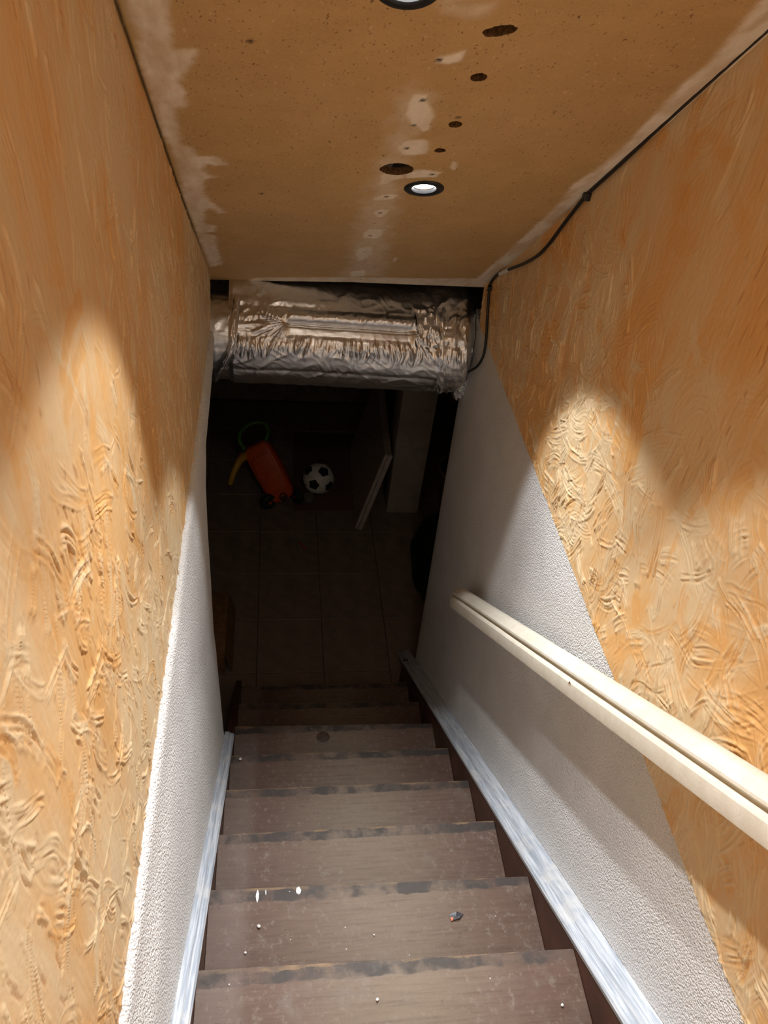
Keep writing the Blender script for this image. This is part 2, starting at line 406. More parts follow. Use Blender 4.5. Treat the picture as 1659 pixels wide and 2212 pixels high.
patches = [([(620,0),(1000,10),(940,80),(820,110),(720,80),(620,60),(600,-60),(1000,-60)],.5,.014),
 ([(560,410),(770,360),(745,430),(640,455),(580,440)],.9,.005), ([(380,680),(490,680),(500,740),(545,840),(500,950),(460,960),(370,900),(340,850),(350,740)],.95,.006),
 ([(330,1030),(450,1020),(500,1040),(490,1130),(380,1140),(310,1140),(260,1080)],.9,.006), ([(150,1275),(300,1280),(320,1310),(230,1330),(200,1360),(145,1360)],.8,.004),
 ([(330,1280),(430,1250),(600,1275),(560,1310),(340,1315)],.9,.005), ([(670,1240),(690,1200),(720,1220),(700,1265)],.85,.003),
 ([(80,1465),(180,1430),(280,1440),(240,1470),(120,1480)],.95,.005), ([(90,1570),(150,1545),(220,1560),(170,1610),(120,1610)],.95,.005),
 ([(20,1735),(60,1705),(180,1710),(130,1785),(20,1775)],1.0,.004), ([(-40,1870),(0,1850),(90,1840),(95,1900),(30,1950),(-30,1965)],.85,.007),
 ([(-80,2040),(35,2030),(28,2075),(-80,2082)],1.0,.004), ([(40,1930),(130,1925),(90,1985),(20,1985)],.5,.008), ([(235,1950),(262,1930),(270,1945),(245,1975)],.7,.003)]
for i, (pl, a, so) in enumerate(patches): filler = np.maximum(filler, a * polymask(cpoly(pl, (780, 0), kc), so, .008, 70, i*1.7))
filler = np.maximum(filler, .42 * polymask(cpoly([(880,180),(935,200),(880,330),(850,460),(825,600),(745,600),(775,470),(830,330)]), .03, .05, 22, 9.0))
rs = [(1651,4),(1576,91),(1532,147),(1481,185),(1409,258),(1350,318),(1294,369),(1238,405),(1200,455),(1160,490),(1099,548),(1030,606),(1060,640),(1130,570),(1300,430),(1460,280),(1700,60),(1700,-60)]
filler = np.maximum(filler, .9 * polymask(cpoly(rs), .008, .010, 60, 4.0) * (.55 + .6*sstep(-.35, .35, fbt(XX*30, SS*8, 6.0))))
filler = np.maximum(filler, .8 * polymask(cpoly([(500,618),(560,604),(760,603),(930,606),(1060,606),(1060,660),(440,660)]), .006, .012, 40, 5.0))
for (px, py, r) in [(949,121,.004),(913,209,.004),(894,264,.0035),(879,314,.0035),(934,373,.004),(835,420,.0035),(821,456,.003),(800,508,.003),(808,480,.002),(786,545,.0025),(565,407,.004),(780,608,.003),(541,70,.004),(990,250,.003)]:
    hx, hs = onpitch((px, py), C0); dark = np.maximum(dark, sstep(r*1.9, r*.7, np.hypot(XX-hx, SS-hs)))
# dark crack between the board and the left wall
crack = sstep(.004, .0015, np.abs(XX + .2135 + .0016*fbt(SS*30, 0*SS, 8.0))) * sstep(2.5, 1.9, SS); dark = np.maximum(dark, crack)
DD = ceil_D(XX, SS)
pos = np.stack([XX, SS*TY + DD*NY, SS*TZ + DD*NZ], -1)
pos2 = pos.copy()
def hole_R(rx, rs_, rag, seed, rot=0.0):
    def R(t):
        t2 = t - rot; r = 1/np.sqrt((np.cos(t2)/rx)**2 + (np.sin(t2)/rs_)**2)
        return r * (1 + rag * (pn(np.cos(t)*2+seed, np.sin(t)*2, seed) + .6*pn(np.cos(t)*5+seed, np.sin(t)*5, seed+3)))
    return R
LAMPS = [(.321, 1.700), (.165, 1.010), (.25, .33), (.25, -.35), (.25, -1.0)]  # the last spot is added out of view for bounce onto walls and ceiling
holes = [(.244,1.600,hole_R(.0345,.031,.10,1.3)), (.311,1.090,hole_R(.025,.0135,.30,2.2,-.45)), (.315,1.219,hole_R(.0135,.013,.35,3.1)), (.317,1.386,hole_R(.0125,.013,.25,4.4)), (.313,1.499,hole_R(.0115,.010,.3,5.2))]
lamp_holes = [(x, s, hole_R(.036, .036, 0, 1)) for x, s in LAMPS]
F = gridfaces_np(*XX.shape); keep = np.ones(len(F), bool)
fx, fs = XX.ravel(), SS.ravel(); sn_x, sn_s = fx.copy(), fs.copy()
for hx, hs, R in holes + lamp_holes[:2]:
    dx, ds = fx-hx, fs-hs; d = np.hypot(dx, ds); t = np.arctan2(ds, dx); rr = R(t); ins = d < rr
    bad = ins[F].any(1); keep &= ~bad
    bv = np.unique(F[bad]); bv = bv[~ins[bv]]
    sn_x[bv] = hx + np.cos(t[bv])*rr[bv]; sn_s[bv] = hs + np.sin(t[bv])*rr[bv]
dd = ceil_D(sn_x, sn_s); dd = dd + .0006*fbt(sn_x*30, sn_s*30, 2.2) - .0009*filler.ravel()
Vc = np.stack([sn_x, sn_s*TY + dd*NY, sn_s*TZ + dd*NZ], -1)
Fk = F[keep]; used = np.unique(Fk); remap = -np.ones(len(fx), int); remap[used] = np.arange(len(used))
ceiling = obj('ceiling', Vc[used], remap[Fk][:, ::-1], M_CEIL, smooth=True)
for nm, arr in (('filler', filler), ('dark', dark), ('glue', glue)):
    at = ceiling.data.attributes.new(nm, 'FLOAT', 'POINT'); at.data.foreach_set('value', arr.ravel()[used].astype(np.float32))
tag(ceiling, 'sloping chipboard ceiling with white filler smears and drilled holes above the stairs', kind='structure')
for hx, hs, R in holes + lamp_holes[:2]:
    V = []; n = 28
    for hgt in (0, .016):
        for k in range(n):
            t = 2*math.pi*k/n; r = float(R(np.array(t))) * (1.0 if hgt == 0 else 1.04)
            x, s = hx + math.cos(t)*r, hs + math.sin(t)*r; V.append(P(x, s, float(ceil_D(x, s)) + hgt - .0002))
    fixn(obj('cut_edge', V, [(k, (k+1) % n, n+(k+1) % n, n+k) for k in range(n)], M_CUT, ceiling))
# back of the board, joists and the boards over them close the void above
def slab(name, x0, x1, s0, s1, D0, D1, mat, parent=None):
    return obj(name, [P(x0,s0,D0),P(x1,s0,D0),P(x1,s1,D0),P(x0,s1,D0),P(x0,s0,D1),P(x1,s0,D1),P(x1,s1,D1),P(x0,s1,D1)], BF, mat, parent)
slab('back_board', -.30, .80, -1.05, 2.64, .755, .775, M_DARKWOOD, ceiling)
slab('joist', .234, .256, -1.0, 2.50, .690, .754, M_DARKWOOD, ceiling)
slab('end_batten', -.22, .70, 2.50, 2.54, .665, .754, M_DARKWOOD, ceiling)

# ---- upper side walls, ochre plaster
def zceil(y, D=.66): return (D - y*NY)/NZ
def trowel(y0, y1, z0, z1, h, nstroke, seed, upright):
    """plaster relief laid down stroke by stroke: combed arcs over smooth trowelled fields -> height (m), glaze, mark"""
    R = np.random.default_rng(seed)
    ny, nz = int((y1-y0)/h)+1, int((z1-z0)/h)+1
    Y, Z = np.meshgrid(y0+np.arange(ny)*h, z0+np.arange(nz)*h, indexing='ij')
    hgt = .0010*fbt(Y*5, Z*5, seed, 3) + .00018*fbt(Y*90, Z*90, seed+2, 2)
    gl = .5 + .95*fbt(Y*3.2, Z*1.2, seed+1, 4); mk = np.zeros_like(Y)
    gain = 1.05 if upright < .5 else .78
    hgt = hgt + .00035*fbt(Y*130, Z*(40 if upright < .5 else 13), seed+5, 2)
    comb = (.44 if upright < .5 else .52) + .95*fbt(Y*1.9, Z*1.9, seed+7, 2) + (.72*sstep(-.40, -.95, Z) if upright < .5 else .80*sstep(-.15, -.75, Z))      # where the plaster is combed rather than smoothed
    def splat(cy, cz, rad, a0, span, wid, rough, kind):
        ex = rad + wid
        py, pz = cy + rad*math.cos(a0), cz + rad*math.sin(a0); reach = rad*min(span, 2.4)*.55 + wid + .02
        i0, i1 = max(0, int((py-reach-y0)/h)), min(ny, int((py+reach-y0)/h)+1); j0, j1 = max(0, int((pz-reach-z0)/h)), min(nz, int((pz+reach-z0)/h)+1)
        if i1-i0 < 3 or j1-j0 < 3: return
        y, z = Y[i0:i1, j0:j1], Z[i0:i1, j0:j1]
        d = np.hypot(y-cy, z-cz) - rad + .006*tn(y*16, z*16, kind); an = np.arctan2(z-cz, y-cy) - a0; an = (an+math.pi) % (2*math.pi) - math.pi
        al = an*rad; half = rad*span/2
        jit = .012*tn(d*120, kind*3.1, 1.0)
        m = sstep(wid/2, wid/2-.005, np.abs(d))*sstep(half+.004, half-.012, np.abs(al)+jit)
        if not m.any(): return
        br = tn(d*215 + kind, al*11, kind*1.7) + .8*tn(d*380, al*22, kind*2.3)
        br = np.where(br > 0, br*1.5, br*.7)
        lip = np.exp(-((np.abs(d)-wid/2+.004)/.0028)**2)*(.5+tn(al*35, kind, 2))
        endl = np.exp(-((np.abs(al)-half+.008)/.005)**2)*(.4+tn(d*90, kind, 4))
        t = gain*rough*.0030*br + gain*rough*(.0015*lip + .0018*endl) + .0007*float(R.normal())*(rough > .2)
        fade = .35+.65*sstep(-.3, .35, tn(al*9, d*30, kind+9))
        k = m*(.55+.45*min(1, rough))
        hgt[i0:i1, j0:j1] = hgt[i0:i1, j0:j1]*(1-k) + (hgt[i0:i1, j0:j1]*.45 + t*fade)*k
        g0 = float(R.normal())*.13
        gl[i0:i1, j0:j1] += m*(g0 - rough*.16*np.clip(br, -1, 1))
        if rough > .5: mk[i0:i1, j0:j1] = np.maximum(mk[i0:i1, j0:j1]*(1-.6*m), m*.75*sstep(.62, 1.1, -br*1.6+.45*tn(y*18, z*18, 3)))
    for q in range(nstroke):
        py, pz = R.uniform(y0, y1), R.uniform(z0, z1); rad = R.uniform(.06, .34); a0 = R.uniform(0, 2*math.pi) if R.random() > upright else R.normal()*.45 + (math.pi if R.random() > .5 else 0)
        i, j = min(ny-1, int((py-y0)/h)), min(nz-1, int((pz-z0)/h)); c = comb[i, j] + R.normal()*.16
        rough = float(np.clip((c-.42)*1.9, 0.05, 1.25))
        if rough < .2 and R.random() < .75: continue
        L = R.uniform(.04, .17); wid = R.uniform(.015, .055) if upright < .5 else R.uniform(.010, .034)
        splat(py-rad*math.cos(a0), pz-rad*math.sin(a0), rad, a0, L/rad, wid, rough, q*.37 % 50)
    # drips, nicks and reddish dashes
    for q in range(int(nstroke*1.1)):
        py, pz = R.uniform(y0, y1), R.uniform(z0, z1)
        if float(fbt(np.array(py*4.5), np.array(pz*2.2), seed+12, 2)) < (.26 if upright < .5 else -.02): continue
        L, wd = R.uniform(.005, .028), R.uniform(.0012, .0024); tl = R.normal()*.12
        i0, i1 = max(0, int((py-.03-y0)/h)), min(ny, int((py+.03-y0)/h)+1); j0, j1 = max(0, int((pz-.05-z0)/h)), min(nz, int((pz+.05-z0)/h)+1)
        if i1-i0 < 3 or j1-j0 < 3: continue
        y, z = Y[i0:i1, j0:j1]-py, Z[i0:i1, j0:j1]-pz; u = y+tl*z
        m = np.exp(-(u/wd)**2)*sstep(L, L*.5, np.abs(z)); hgt[i0:i1, j0:j1] -= .0012*m*(1 if q % 3 else -1); mk[i0:i1, j0:j1] = np.maximum(mk[i0:i1, j0:j1], m*float(R.uniform(.15, .6)))
    gl += .26*fbt(Y*30, Z*5, seed+4, 3); gl -= 75*(hgt-hgt.mean())
    return Y, Z, hgt, np.clip(gl, 0, 1), np.clip(mk, 0, 1)
def ochre(name, x, sg, zb, yet, yeb, vis, nstroke, seed, label, h, upright):
    """sg: direction the wall faces along x. A rough-coat slab with the modelled plaster skin on its visible face."""
    py = [v[0] for v in vis]; pz = [v[1] for v in vis]
    Y, Z, hg, gl, mk = trowel(min(py), max(py), min(pz), max(pz), h, nstroke, seed, upright)
    yend = np.interp(Z, [zb, -1.10], [yeb, yet]) + .003*tn(Z*60, 0*Z, seed)
    ins = np.zeros(Y.shape, bool); n = len(vis)
    for i in range(n):
        (ay, az_), (by, bz) = vis[i], vis[(i+1) % n]; c = (az_ > Z) != (bz > Z); ins ^= c & (Y < (by-ay)*(Z-az_)/(bz-az_+1e-12)+ay)
    ok = ins & (Z > zb-.002) & (Y < yend+.004) & (Y*NY + Z*NZ < .665)
    Fg = gridfaces_np(*Y.shape); kp = ok.ravel()[Fg].all(1); Fg = Fg[kp]; us = np.unique(Fg); rm = -np.ones(Y.size, int); rm[us] = np.arange(len(us)); Fg = rm[Fg]
    Zs = np.maximum(Z, zb); Yv = np.minimum(Y, yend)
    skin = np.stack([x + sg*(np.clip(hg, -.0019, .005)), Yv, Zs], -1).reshape(-1, 3)[us]
    # slab behind the skin
    xb = x - sg*.0022; xo = x - sg*.10
    yk = [-1.4, -.75, yet]; poly = [(-1.4, zb), (yeb-.002, zb), (yet-.002, -1.10), (yet-.002, zceil(yet, .70)), (-.9, 1.45), (-1.4, 1.45)]
    m = len(poly); b0 = len(skin); sl = np.array([(xb, a, b) for a, b in poly] + [(xo, a, b) for a, b in poly])
    tris = []
    for i in range(1, m-1): tris += [(b0, b0+i, b0+i+1), (b0+m, b0+m+i+1, b0+m+i)]
    for i in range(m): j = (i+1) % m; tris += [(b0+i, b0+m+i, b0+m+j), (b0+i, b0+m+j, b0+j)]
    Fg = Fg if sg < 0 else Fg[:, ::-1]
    tri = np.concatenate([Fg[:, [0,1,2]], Fg[:, [0,2,3]], np.array(tris)])
    o = obj(name, np.concatenate([skin, sl]), tri, MO, smooth=True)
    fl_ = np.ones(len(tri), bool); fl_[2*len(Fg):] = False; o.data.polygons.foreach_set('use_smooth', fl_)
    z12 = np.zeros(2*m)
    for nm, arr in (('glaze', gl), ('mark', mk)):
        at = o.data.attributes.new(nm, 'FLOAT', 'POINT'); at.data.foreach_set('value', np.concatenate([arr.ravel()[us], z12 + (.5 if nm == 'glaze' else 0)]).astype(np.float32))
    return tag(o, label, kind='structure')
def visible(px, x): return [(float(q[1]), float(q[2])) for q in (onx(p, x) for p in px)]
ochre('wall_left', -.215, 1, -1.318, 2.45, 2.36, visible([(-120,-200),(150,-330),(330,200),(480,560),(482,760),(455,850),(240,2420),(-160,2420)], -.215), 2300, 3, 'left stairwell wall in trowelled ochre plaster', .0024, .8)
ochre('wall_right', .698, -1, -1.270, 2.40, 2.34, visible([(1030,560),(1640,10),(1860,-40),(1860,2420),(1640,2420),(1380,1650),(1030,740)], .698), 1700, 8, 'right stairwell wall in trowelled ochre plaster', .0020, .25)

# ---- white stucco below the ochre, left (stands proud, with a ledge and a swelling free end)
ZT = [-2.75,-2.5,-2.18,-1.76,-1.58,-1.5,-1.41,-1.395,-1.37,-1.336]; YT = [1.585,1.60,1.71,1.752,1.764,1.79,1.87,2.08,2.28,2.36]
def xwl(D): return -.173 - .025*float(np.clip((D+.985)/.45, 0, 1))
N, R_ = 90, 60; V = []
for i in range(N):
    u = i/(N-1)
    for j in range(R_):
        v = j/(R_-1); y = u*1.7
        zz = -1.336
        for it in range(8):
            zb = (-.995 - y*NY)/NZ; zz = -1.336 + (zb+1.336)*v
            ye = float(np.interp(zz, ZT, YT)); y = -.45 + u*(ye+.45)
            ye_n = .002*float(pn(zz*40, 0, 2.2)); 
        D = y*NY + zz*NZ; x = xwl(D)
        x = -.2005 + (x+.2005)*float(sstep(-1.33, -1.46, np.array(zz)))
        x += -.022*float(sstep(.035, 0, np.array(ye-y))) + .001*float(pn(y*9, zz*9, 1))
        V.append((x, y+ye_n*u, zz))
rim = []
for i in range(N):                      # ledge: flat grey top, rough rounded lip
    b = V[i*R_]
    rim.append([(-.217, b[1], -1.312), (-.2085, b[1], -1.3155), (-.2045+.0010*float(pn(b[1]*60, 0, 1)), b[1], -1.3185+.0012*float(pn(b[1]*60, 5, 1))), (-.2020+.0012*float(pn(b[1]*50, 3, 1)), b[1], -1.3265)])
V2 = []; RR = R_+4
for i in range(N): V2 += rim[i] + V[i*R_:(i+1)*R_]
V = V2; n = len(V)
Fq = gridf(N, RR)
Bk = [(-.31, b, c) for a, b, c in V]
per = [i*RR for i in range(N)] + [(N-1)*RR+j for j in range(1, RR)] + [i*RR+RR-1 for i in range(N-2, -1, -1)] + [j for j in range(RR-2, 0, -1)]
Fe = [(per[i], per[(i+1) % len(per)], n+per[(i+1) % len(per)], n+per[i]) for i in range(len(per))]
o = obj('wall_left_stucco', V+Bk, Fq+[tuple(n+i for i in f)[::-1] for f in Fq]+Fe, M_STUC, smooth=True, auto=50); fixn(o); o.data.set_sharp_from_angle(angle=math.radians(50))
tag(o, 'white stucco lower part of the left wall with a narrow ledge', kind='structure')

# ---- white stucco, right
ZT2 = [-3.30,-3.2,-2.14,-1.67,-1.25]; YT2 = [2.285,2.29,2.405,2.45,2.46]
N, R_ = 70, 40; V = []
for i in range(N):
    u = i/(N-1); y = u*2.3
    for j in range(R_):
        v = j/(R_-1)
        for it in range(8):
            zb = max((-1.01 - y*NY)/NZ, -3.262); zz = -1.272 + (zb+1.272)*v; ye = float(np.interp(zz, ZT2, YT2)); y = -.45 + u*(ye+.45)
        V.append((.700 + .008*float(sstep(.02, 0, np.array(ye-y))) + .0008*float(pn(y*9, zz*9, 3)), y, zz))
n = len(V); Bk = [(.80, b, c) for a, b, c in V]; Fq = gridf(N, R_)
per = [i*R_ for i in range(N)] + [(N-1)*R_+j for j in range(1, R_)] + [i*R_+R_-1 for i in range(N-2, -1, -1)] + [j for j in range(R_-2, 0, -1)]
Fe = [(per[i], per[(i+1) % len(per)], n+per[(i+1) % len(per)], n+per[i]) for i in range(len(per))]
o = obj('wall_right_stucco', V+Bk, Fq+[tuple(n+i for i in f)[::-1] for f in Fq]+Fe, M_STUC, smooth=True, auto=50); fixn(o); o.data.set_sharp_from_angle(angle=math.radians(50))
tag(o, 'white stucco lower part of the right wall behind the handrail', kind='structure')

# ---- cellar room
ZF = -3.26
def room(name, *a, label=None):
    return tag(box(name, *a, M_CELLAR), label, kind='structure')
room('wall_back', -1.7, 2.1, 4.75, 4.85, ZF, -.95, label='dark far wall of the cellar')
room('wall_cellar_left', -1.7, -1.6, .6, 4.75, ZF, -.95, label='dark left wall of the cellar')
room('wall_cellar_right', 2.0, 2.1, .6, 4.75, ZF, -.95, label='dark right wall of the cellar')
room('wall_cellar_front_left', -1.6, -.30, .6, .7, ZF, -.95, label='dark cellar wall left of the stairs')
room('wall_cellar_front_right', .80, 2.0, .6, .7, ZF, -.95, label='dark cellar wall right of the stairs')
room('ceiling_cellar', -1.7, 2.1, 2.36, 4.85, -1.0, -.9, label='dark cellar ceiling')
room('ceiling_cellar_left', -1.7, -.315, .6, 2.36, -1.0, -.9, label='dark cellar ceiling left of the stairs')
room('ceiling_cellar_right', .798, 2.1, .6, 2.36, -1.0, -.9, label='dark cellar ceiling right of the stairs')
fl = box('floor', -1.7, 2.1, .6, 4.85, ZF-.10, ZF-.006, M_GROUT); tag(fl, 'cellar floor of square brown tiles', kind='structure')
T = .3405; proto = None
for i in range(-5, 7):
    for j in range(-2, 8):
        x0, y0 = -.082 + i*T, 2.338 + j*T
        if x0 < -1.72 or x0+T > 2.12 or y0+T > 4.95: continue
        g = .0022
        if proto is None:
            proto = obj('tile', boxv(g, T-g, g, T-g, -.010, .004), BF, M_TILE); bevel(proto, .0015, 1)
            o = proto; me = o.data; 
            # re-centre shared mesh on its own corner
            for v in me.vertices: v.co.x += T/2; v.co.y += T/2; v.co.z += -.010
        else:
            o = proto.copy(); COL.objects.link(o)
        o.parent = fl; fo = fl['_o']
        o.location = (x0-fo[0], y0-fo[1], ZF-.004-fo[2] + random.uniform(-.0004, .0004)); o.rotation_euler = (0, 0, 0)
box('wall_column', .702, .902, 3.54, 3.76, ZF, -1.0, M_COLUMN, None, .006)
tag(bpy.data.objects['wall_column'], 'pale square column standing in the dark cellar', kind='structure')

# ---- unseen landing under the viewer, its boards kept pale to bounce spot light upward
tag(box('floor_landing', -.215, .70, -1.4, -.17, -1.32, -1.168, plain('pale_landing_boards', (.55,.45,.33), .6)), 'landing at the top of the stairs', kind='structure')

# ================================================================== STAIRCASE
RUN, RISE = .2292, .1905
Y0, Zn0 = .529, -1.740
st = empty('staircase', (.25, 2.13, ZF))
tag(st, 'steep brown wooden staircase with worn treads running down to the cellar', 'staircase')
XL, XR = -.146, .640
treads = {}
for k in range(-2, 8):
    y, z = Y0 + RUN*k, Zn0 - RISE*k
    tr = empty('tread', (0, 0, 0)) if False else None
    org = np.array([(XL+XR)/2, y, z])
    me_v = np.array(boxv(XL - .0, XR, y-RUN-.012, y, z-.032, z))
    # slight skew of each nosing, as old stairs have
    sk = random.uniform(-.006, .006); me_v[[0,3,4,7], 1] += sk + .004; me_v[[1,2,5,6], 1] -= sk
    me = bpy.data.meshes.new('tread'); me.from_pydata((me_v - org).tolist(), [], BF); me.materials.append(M_TREAD)
    o = bpy.data.objects.new('tread', me); COL.objects.link(o); o.parent = st
    so = np.array(st['_o']); o.location = tuple(org - so); o['_o'] = tuple(float(c) for c in org)
    bevel(o, .0045, 2); treads[k] = o
    box('riser', XL, XR, y-.040, y-.022, z-RISE+.001, z-.031, M_BROWN, st)
def DR(s): return -.989 + .0255*(s-1.268)
DLs = -.985
def stringer(name, x0, x1, Df, yend):
    pts = []
    for s in np.linspace(-.6, 4.0, 60):
        D = Df(s); y = s*TY + D*NY; z = s*TZ + D*NZ
        if y <= yend: pts.append((y, z))
    z_at = np.interp(yend, [p[0] for p in pts] + [yend+.01], [p[1] for p in pts] + [pts[-1][1]])
    pts.append((yend, pts[-1][1] - .01)); pts.append((yend, ZF))
    low = [(y - .0, z - .42) for y, z in pts[:-2] if z - .42 > ZF]
    poly = pts + [(low[-1][0]+.02, ZF)] + low[::-1]
    n = len(poly); V = [(x0, a, b) for a, b in poly] + [(x1, a, b) for a, b in poly]
    Fc = [tuple(range(n)), tuple(range(2*n-1, n-1, -1))] + [(i, (i+1) % n, n+(i+1) % n, n+i) for i in range(n)]
    o = obj(name, V, Fc, M_BROWN, st); fixn(o)
    bm = bmesh.new(); bm.from_mesh(o.data); bmesh.ops.triangulate(bm, faces=[f for f in bm.faces if len(f.verts) > 4]); bm.to_mesh(o.data); bm.free()
    return o
stringer('stringer', XR, .6995, lambda s: DR(s)-.012, 2.28)
stringer('stringer', -.1725, XL, lambda s: DLs-.012, 2.20)
# brushed white capping on the stringers
def cap_path(Df, s0, s1, n=60, w=.0012, sd=1.0):
    out = []
    for s in np.linspace(s0, s1, n):
        wob = w*float(pn(s*9, sd, 0)); out.append(lambda a, b, s=s, wob=wob: P(a, s, Df(s) + b + wob))
    return out
o = sweep('baseboard_right', [(.699,-.014),(.6385,-.014),(.637,-.004),(.641,.001),(.657,.002),(.6605,-.001),(.664,.006),(.670,.010),(.699,.011)], cap_path(DR, -.3, 3.905), M_SKIRT)
tag(o, 'white-washed capping strip along the right side of the stairs', kind='structure')
o = sweep('baseboard_left', [(-.173,-.014),(-.1425,-.014),(-.1415,-.004),(-.145,.001),(-.156,.002),(-.159,.007),(-.176,.009)], cap_path(lambda s: DLs, -.3, 2.90, 60, .0012, 4.0), M_SKIRT)
tag(o, 'white-washed capping strip along the left side of the stairs', kind='structure')

# paint splashes, stain and crumbs on the treads (irregular thin blobs)
def blob(name, c, rx, ry, mat, parent, seed, th=.0008, rag=.35, rot=0.0, dome=False):
    n = 16; V = [(c[0], c[1], c[2]+th)]
    for lvl, kk in ((th, .75), (0, 1.0)):
        for i in range(n):
            t = 2*math.pi*i/n; r = 1 + rag*float(pn(math.cos(t)*1.7+seed, math.sin(t)*1.7, seed))*1.6
            a, b = rx*r*kk*math.cos(t), ry*r*kk*math.sin(t)
            V.append((c[0]+a*math.cos(rot)-b*math.sin(rot), c[1]+a*math.sin(rot)+b*math.cos(rot), c[2]+lvl))
    Fb = [(0, 1+i, 1+(i+1) % n) for i in range(n)] + [(1+i, 1+n+i, 1+n+(i+1) % n, 1+(i+1) % n) for i in range(n)]
    return obj(name, V, Fb, mat, parent, True)
def ontread(p, k): return onz(p, Zn0 - RISE*k + .0004)
for i, (px, k, rx, ry, mat, nm) in enumerate([((556,1937),1,.0035,.014,M_WHITEPAINT,'paint_splash'),((645,1924),1,.006,.009,M_WHITEPAINT,'paint_splash'),((574,1928),1,.0015,.006,M_WHITEPAINT,'paint_splash'),
        ((698,1592),5,.027,.024,M_STAIN,'round_stain')]):
    blob(nm, ontread(px, k), rx, ry, mat, treads[k], 1.3+i, .0006, .35 if 'paint' in nm else .08)
M_CRUMB = plain('white_plaster_crumb', (.75, .74, .72), .8, 0, 200, .1)
crumbs = [((519,1641),4,.0050,'lone white plaster crumb at the left end of a middle tread'),((559,2002),1,.0042,'larger white crumb below the paint splashes, left on a near tread'),((530,2059),1,.0030,'small white crumb near the left end of a near tread'),((815,2160),0,.0032,'white plaster crumb in the middle of the nearest tread'),((1214,2172),0,.0032,'white plaster crumb at the right of the nearest tread'),((808,2020),1,.0022,'tiny white crumb in the middle of the second nearest tread')]
for i, (px, k, r, lab) in enumerate(crumbs):
    c = ontread(px, k); bm = bmesh.new(); bmesh.ops.create_icosphere(bm, subdivisions=2, radius=r)
    for v in bm.verts:
        f = 1 + .5*float(pn(v.co.x/r+i*3, v.co.y/r, v.co.z/r)); v.co *= f; v.co.z *= .7
    mz = min(v.co.z for v in bm.verts); V = [(v.co.x+c[0], v.co.y+c[1], v.co.z-mz+c[2]) for v in bm.verts]; Fb = [[v.index for v in f.verts] for f in bm.faces]; bm.free()
    tag(obj('plaster_crumb', V, Fb, M_CRUMB, None, True), lab, 'crumb', 'plaster crumbs on the treads')
# torn scrap of printed foil wrapper on a near tread
def scrap():
    k = 1; pts = [(970,1976),(985,1970),(1001,1975),(992,1985),(975,1990)]
    z = Zn0 - RISE*k; base = [onz(p, z+.001) for p in pts]; root = empty('wrapper_scrap', base[0])
    V = [(*b[:2], z+.0015+hh) for b, hh in zip(base, (0, .004, .0005, .005, .0005))]; V += [(a, b, c-.0008) for a, b, c in V]
    n = 5; c0 = np.mean(np.array(V[:5]), 0); V.append(tuple(c0+np.array([0,0,.003]))); V.append(tuple(c0+np.array([0,0,.0022])))
    Fs = [(i, (i+1) % n, 10) for i in range(n)] + [(n+(i+1) % n, n+i, 11) for i in range(n)] + [(i, n+i, n+(i+1) % n, (i+1) % n) for i in range(n)]
    obj('paper', V, Fs, plain('dark_print_scrap', (.05, .05, .06), .4, 0, 300, .9), root)
    q = [onz(p, z+.004) for p in [(972,1982),(981,1981),(976,1990)]]
    obj('red_corner', [tuple(a) for a in q] + [tuple(a - np.array([0,0,.0006])) for a in q], [(0,1,2),(5,4,3),(0,3,4,1),(1,4,5,2),(2,5,3,0)], plain('orange_red_print', (.75, .18, .07), .5, 0, 90, .1), root)
    tag(root, 'torn dark scrap of wrapper with a red corner lying on a near tread', 'scrap')
scrap()

# ================================================================== HANDRAIL
hr = empty('handrail', P(.64, 2.62, -.46)); tag(hr, 'cream painted moulded handrail fixed along the right wall', 'handrail')
prof = [(.662,-.463),(.615,-.463),(.6115,-.4605),(.6108,-.456),(.6112,-.4345),(.6120,-.4290),(.6155,-.4250),(.6200,-.4235),(.6258,-.4230),(.6270,-.4195),(.6255,-.4165),(.6195,-.4150),(.6182,-.4120),(.6192,-.4075),(.6345,-.3945),(.6375,-.3930),(.6540,-.3930),(.6580,-.3945),(.6620,-.3990)]
path = []
for s in np.concatenate([[2.618, 2.612], np.linspace(2.6, -.75, 60)]):
    sc = .90 if s > 2.615 else 1.0; wob = .0008*float(pn(s*6, 1, 0))
    path.append(lambda a, b, s=s, sc=sc, wob=wob: P(.637+(a-.637)*sc, s, -.427+(b+.427)*sc + wob))
sweep('rail', prof, path, M_RAIL, hr, True, 30)
for s in (2.25, 1.2, .1):
    o = obj('bracket', [P(a, s+ds, D) for D in (-.458, -.436) for (a, ds) in ((.662,-.02),(.700,-.02),(.700,.02),(.662,.02))], BF, M_RAIL, hr); fixn(o)
q = onx((1230,1477), .6112); lathe('screw_hole', [(.0050,.0), (.0050,.0006), (.0036,.0007), (.0034,.0001)], q + np.array([.0006,0,0]), (-1,0,0), plain('bare_wood_hole', (.22,.11,.05), .9), hr, 14)

